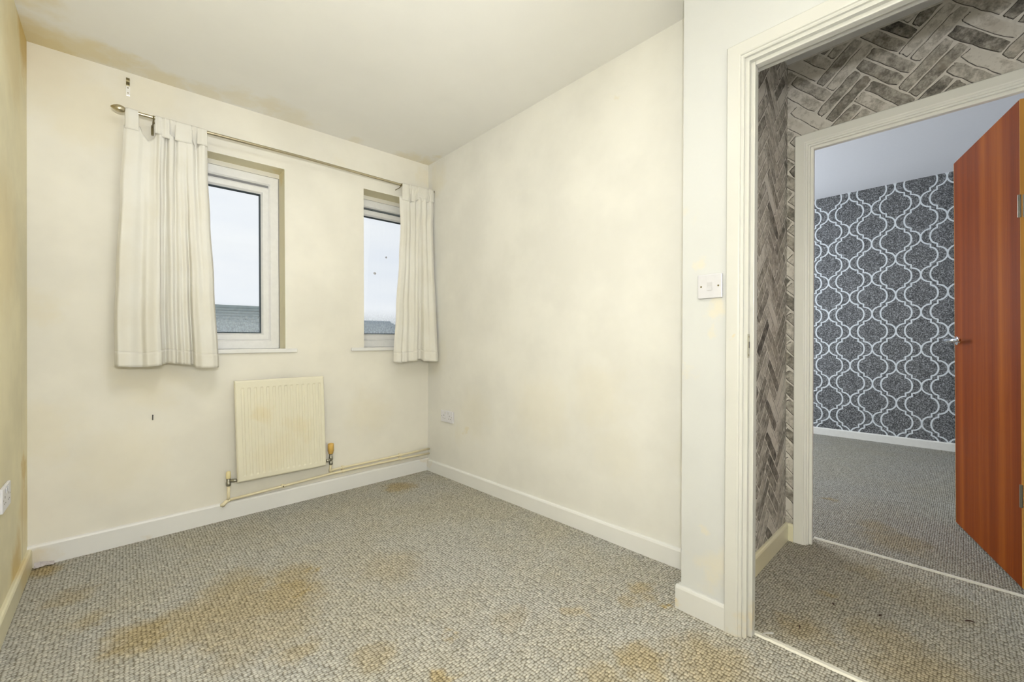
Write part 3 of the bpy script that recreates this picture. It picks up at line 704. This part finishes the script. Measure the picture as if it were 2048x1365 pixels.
# ------------------------------------------------------------------ old hook bracket above the rod
t = thing('hook_bracket', (.033, 2.93, 2.29), 'small shiny metal curtain rail hook left on wall above the finial', 'bracket')
WZ = 2.9262
m = MB(); m.bbox(.0255, .0415, WZ-.0025, WZ, 2.288, 2.338, .0008); pl = m.build('mounting_plate', 'steel', t)
for z in (2.302, 2.328): MB().lathe((.0335, WZ-.0024, z), [(0, .003), (.0012, .0022)], (0, -1, 0), 10).build('screw', 'dark_metal', pl)
m = MB()
path = [(WZ-.001, 2.336), (WZ-.004, 2.342), (WZ-.014, 2.345), (WZ-.022, 2.350), (WZ-.024, 2.358), (WZ-.021, 2.366), (WZ-.014, 2.374), (WZ-.006, 2.376)]
for (a, b), (c, d) in zip(path, path[1:]):
    m.add([(.026, a, b), (.040, a, b), (.026, c, d), (.040, c, d), (.026, a+.0015, b+.001), (.040, a+.0015, b+.001), (.026, c+.0015, d+.001), (.040, c+.0015, d+.001)],
          [(0, 1, 3, 2), (4, 6, 7, 5), (0, 2, 6, 4), (1, 5, 7, 3), (0, 4, 5, 1), (2, 3, 7, 6)])
m.build('hook', 'dark_metal', t)

# ------------------------------------------------------------------ radiator
t = thing('radiator', (.72, 2.86, .212), 'cream enamelled panel radiator with vertical flutes below the windows', 'radiator')
RX0, RX1, RZ0, RZ1, RY = .474, .966, .214, .797, 2.83
def rs(x, y, z): return (x+(RZ1-z)*.024, y, z)
xs = [RX0, RX0+.002, RX0+.006]; ys = {}
cxs = [.512+i*.0325 for i in range(14)]
prof = [(RX0, .010), (RX0+.003, .003), (RX0+.008, 0)]
for c in cxs: prof += [(c-.0085, 0), (c-.005, .0038), (c+.005, .0038), (c+.0085, 0)]
prof += [(RX1-.008, 0), (RX1-.003, .003), (RX1, .010)]
zp = [(RZ0, .010, 0), (RZ0+.003, .003, 0), (RZ0+.008, 0, 0), (RZ0+.028, 0, 0), (RZ0+.038, 0, 1), (RZ1-.048, 0, 1), (RZ1-.041, 0, 0), (RZ1-.008, 0, 0), (RZ1-.003, .003, 0), (RZ1, .010, 0)]
m = MB(warp=rs); vs = []; fs = []
for z, ez, on in zp:
    for i, (x, d) in enumerate(prof):
        edge = i < 3 or i >= len(prof)-3
        vs.append((x, RY+(max(d, ez) if edge else (d*on if ez == 0 else ez)), z))
nx = len(prof)
fs = [(j*nx+i, j*nx+i+1, (j+1)*nx+i+1, (j+1)*nx+i) for j in range(len(zp)-1) for i in range(nx-1)]
m.add(vs, fs); m.build('front_panel', 'rad', t)
MB(warp=rs).box(RX0, RX1, RY+.010, RY+.022, RZ0, RZ1).build('rear_sheet', 'rad', t)
m = MB(warp=rs)
for i in range(22): m.box(RX0+.03+i*.0205, RX0+.032+i*.0205, RY+.022, RY+.052, RZ0+.06, RZ1-.05)
m.build('convector_fins', 'rad_back', t)
for bx in (.56, .90):
    m = MB(warp=rs); m.box(bx, bx+.022, RY+.022, 2.899, RZ1-.13, RZ1-.03); m.build('wall_bracket', 'rad_back', t)
# valves: part of the radiator, one each side
v = MB().lathe((.4495, 2.868, .198), [(0, .0105), (.004, .0125), (.022, .0125), (.024, .0105), (.042, .0105)], seg=14)
v.tube([(.4495, 2.868, .226), (.464, 2.862, .226), (.476, 2.852, .226), (.492, 2.849, .226)], [.0075, .010, .010, .008], 12)
v = v.build('lockshield_valve', 'nickel', t, True)
MB().lathe((.4495, 2.868, .240), [(0, .0118), (.004, .0128), (.034, .012), (.040, .010), (.042, .004)], seg=16).build('valve_cap', 'cap_cream', v, True)
v = MB().lathe((1.019, 2.866, .205), [(0, .0105), (.003, .013), (.018, .013), (.021, .009), (.03, .009), (.033, .0125), (.052, .0125), (.055, .010), (.074, .010)], seg=14)
v.tube([(1.019, 2.866, .238), (1.003, 2.86, .238), (.985, 2.85, .238)], [.0075, .010, .009], 12)
v = v.build('thermostatic_valve', 'nickel', t, True)
MB().lathe((1.019, 2.866, .276), [(0, .0125), (.006, .016), (.016, .016), (.018, .0195), (.062, .0195), (.068, .017), (.071, .006)], seg=20).build('valve_cap', 'cap_yellow', v, True)

# ------------------------------------------------------------------ heating pipes
YP = 2.884
t = thing('heating_pipe', (1.1, YP, .12), 'lower cream heating pipe from elbow at far left along the skirting', 'pipe')
low = [(.4510, YP, .112), (.60, YP, .119), (.74, YP, .1255), (1.018, YP, .139), (1.3, YP, .141), (1.535, YP, .140), (1.782, YP, .136)]
MB().tube(low, .0078, 12).build('pipe_run', 'pipe', t, True)
MB().tube([(.4505, 2.870, .199), (.4505, 2.874, .135), (.4505, YP, .112)], .0078, 12).build('riser', 'pipe', t, True)
MB().tube([(.458, YP, .1125), (.446, YP, .1095), (.434, YP-.004, .101), (.424, YP-.008, .094), (.412, YP-.008, .096)], [.0105, .0105, .0105, .0095, .0085], 12).build('elbow', 'pipe', t, True)
MB().lathe((.423, YP-.004, .100), [(0, .0095), (.016, .0095)], (.2, -.8, -.7), 12).build('drain_stub', 'pipe', t, True)
def clip_(t, x, z):
    MB().tube([(x-.010, YP, z), (x-.008, YP, z), (x+.008, YP, z), (x+.010, YP, z)], [.009, .0108, .0108, .009], 12).bbox(x-.006, x+.006, YP, 2.914, z-.007, z+.007, .001).build('pipe_clip', 'pipe', t)
clip_(t, .735, .125); clip_(t, 1.107, .1395); clip_(t, 1.535, .140)
MB().lathe((.735, YP-.0115, .1255), [(0, .004), (.0015, .003)], (0, -1, 0), 10).build('clip_screw', 'dark_metal', t)
t = thing('heating_pipe', (1.4, YP, .15), 'upper cream heating pipe running from the yellowed valve to the corner', 'pipe')
MB().tube([(1.018, 2.868, .206), (1.018, 2.874, .175), (1.020, 2.880, .164), (1.028, YP, .1615), (1.107, YP, .164), (1.3, YP, .1655), (1.535, YP, .168), (1.782, YP, .1725)], .0078, 12).build('pipe_run', 'pipe', t, True)
clip_(t, 1.107, .164); clip_(t, 1.535, .168)
MB().lathe((1.014, YP, .1615), [(0, .0105), (.024, .0105)], (1, 0, 0), 12).build('elbow', 'pipe', t, True)

# ------------------------------------------------------------------ electrical fittings
def fitting(name, org, U, Nn, label, cat, lean=0):
    """returns (thing, maker): maker builds parts in plate coordinates u (along), n (out), z"""
    t = thing(name, org, label, cat); o = Vector(org); U = Vector(U); Nn = Vector(Nn)
    def mk(mb, nm, mat, parent=None, smooth=False):
        mb.v = [tuple(o+U*a+Nn*b+Vector((0, 0, c))) for a, b, c in mb.v]
        return mb.build(nm, mat, parent or t, smooth)
    return t, mk
def double_socket(org, U, Nn, label, cw):
    t, mk = fitting('wall_socket', org, U, Nn, label, 'socket')
    pl = mk(MB().bbox(-cw/2, cw/2, 0, .009, 0, .086, .0025), 'face_plate', 'plastic')
    for s in (-1, 1):
        c = s*cw*.23
        mk(MB().bbox(c-s*.018-.006, c-s*.018+.006, .009, .0115, .060, .078, .001), 'rocker_switch', 'plastic_grey')
        for a, z, w2, h2 in ((0, .050, .0022, .0042), (-.011, .028, .0032, .0020), (.011, .028, .0032, .0020)):
            mk(MB().box(c+a-w2, c+a+w2, .0088, .0094, z-h2, z+h2), 'pin_slot', 'black', pl)
    for a in (-.06, .06): mk(MB().lathe((a*cw/.147, .009, .043), [(0, .003), (.0006, .0025)], (0, 1, 0), 10), 'screw', 'nickel', pl)
double_socket((xr(2.64, .45)-.001, 2.642, .412), (0, 1, 0), (-1, 0, 0), 'white double wall socket low on the right wall near corner', .158)
double_socket((XL, 2.362, .420), (0, 1, 0), (1, 0, 0), 'white double wall socket at the left edge on the yellowed wall', .147)
sy = .6265-LN*.2
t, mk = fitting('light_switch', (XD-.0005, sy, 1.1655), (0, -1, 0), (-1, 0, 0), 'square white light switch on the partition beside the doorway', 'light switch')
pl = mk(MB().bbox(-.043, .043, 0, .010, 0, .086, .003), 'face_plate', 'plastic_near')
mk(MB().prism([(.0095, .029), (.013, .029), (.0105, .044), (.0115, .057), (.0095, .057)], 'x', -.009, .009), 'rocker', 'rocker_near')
for a in (-.030, .030): mk(MB().lathe((a, .0098, .043), [(0, .0034), (.001, .0028)], (0, 1, 0), 12), 'screw', 'dark_metal', pl)

# ------------------------------------------------------------------ small odds and ends
m = MB(); rnd = random.Random(2)
def crumple(u, v):
    x = lerp(-.287, -.225, u); return (x+rnd.uniform(-.003, .003), 2.872-.012*v+.006*math.sin(u*5)+rnd.uniform(-.003, .003)-(.004 if u > .5 else .012), .004+.022*(1-abs(2*v-1))*(1-u*.5)+rnd.uniform(0, .004))
m.grid(crumple, 7, 4)
tag(m.build('paper_scrap', 'paper', solid=.0015), 'crumpled grey scrap on carpet in the corner by left wall', 'scrap')
m = MB(); m.bbox(.1215, .1255, 2.900, 2.912, .612, .640, .001); m.lathe((.1235, 2.901, .636), [(0, .003), (.004, .0028)], (0, -1, 0), 10)
tag(m.build('wall_plug', 'black'), 'tiny dark plug in the wall between curtain and skirting', 'plug')
m = MB(); pts = []
for k in range(9):
    a = math.radians(k*22); pts.append((1.612-.010*math.sin(a), .478-.016*k/4+.012*math.sin(a), .006+.009*(1-math.cos(a))))
for (a, b) in zip(pts, pts[1:]):
    m.add([(a[0]-.006, *a[1:]), (a[0]+.006, *a[1:]), (b[0]+.006, *b[1:]), (b[0]-.006, *b[1:])], [(0, 1, 2, 3)])
tag(m.build('metal_strip', 'steel', solid=.001), 'curled offcut of shiny metal at end of near threshold', 'offcut')
def fleck(x, y, r, ang, label):
    rnd = random.Random(int(x*999)); m = MB()
    m.tube([(x+math.cos(ang)*r*k, y+math.sin(ang)*r*k, .003+.003*math.sin(k*2.2+2)) for k in (-1, -.4, .3, 1)], [.0006, .003, .0026, .0006], 6)
    tag(m.build('debris_fleck', 'dark_fleck'), label, 'fleck', 'dark flecks on the hall carpet')
M['dark_fleck'] = plain('dark_brown_debris', (.045, .02, .012), .8)
fleck(1.994, .351, .009, .6, 'short black fleck on hall carpet nearest the hall skirting')
fleck(2.036, .218, .010, -.4, 'small dark fleck on the middle of the hall carpet')
fleck(2.225, -.004, .017, -.9, 'longest reddish brown fleck on hall carpet below the open door')
fleck(1.752, .404, .009, .2, 'small brown fleck on hall carpet close to the near doorway')

# ------------------------------------------------------------------ outside
struct(MB().box(-60, 60, 3.6, 120, -5.6, -5.4).build('ground', 'grass'), 'dull grass far below the windows', 'ground')
def house(name, x0, x1, yr, zr, run, rise, mat, label, hip=0, courses=20, chim=()):
    t = thing(name, ((x0+x1)/2, yr, -5.4), label, 'house')
    MB().box(x0+.2, x1-.2, yr-run+.35, yr+run-.35, -5.4, zr-rise+.06).build('wall', 'brickhouse' if hip == 0 else 'render', t)
    if hip == 0:
        for xx in (x0+.2, x1-.2):
            MB().prism([(yr-run+.35, zr-rise+.06), (yr+run-.35, zr-rise+.06), (yr, zr-.1)], 'x', xx-.08, xx+.08).build('gable', 'brickhouse', t)
    for sg in (-1, 1):
        for k in range(courses):       # stepped courses of tiles
            a, b = k/courses, (k+1)/courses; m = MB()
            ya, yb = yr+sg*run*a, yr+sg*run*b; za, zb = zr-rise*a, zr-rise*b; th = .05
            ha, hb = hip*a, hip*b
            m.add([(x0-0*ha, ya, za), (x1+ha-hip, ya, za), (x1+hb-hip, yb+sg*.05, zb+th), (x0, yb+sg*.05, zb+th), (x0, ya, za-.06), (x1+ha-hip, ya, za-.06), (x1+hb-hip, yb+sg*.05, zb), (x0, yb+sg*.05, zb)],
                  [(0, 1, 2, 3), (4, 7, 6, 5), (3, 2, 6, 7), (0, 3, 7, 4), (1, 5, 6, 2), (0, 4, 5, 1)])
            m.build('tile_course', mat, t)
    if hip:
        MB().add([(x1-hip, yr, zr), (x1, yr-run, zr-rise), (x1, yr+run, zr-rise)], [(0, 1, 2)]).build('hip_end', mat, t, solid=.06)
    MB().tube([(x0, yr, zr+.02), (x1-hip, yr, zr+.02)], .09, 8).build('ridge', mat, t)
    for cx in chim: MB().box(cx-.25, cx+.25, yr-.25, yr+.25, zr-.6, zr+.45).box(cx-.3, cx+.3, yr-.3, yr+.3, zr+.4, zr+.5).build('chimney', 'render', t)
house('house', -6, 6.6, 19.2, 2.36, 3.4, 2.3, 'roof_tile', 'house with a broad grey green tiled roof outside the wider window')
house('terrace_house', 8.5, 17.0, 30.5, 2.52, 3.0, 1.6, 'roof_slate', 'distant house with a blue grey hipped roof outside the corner window', hip=1.6, courses=12)
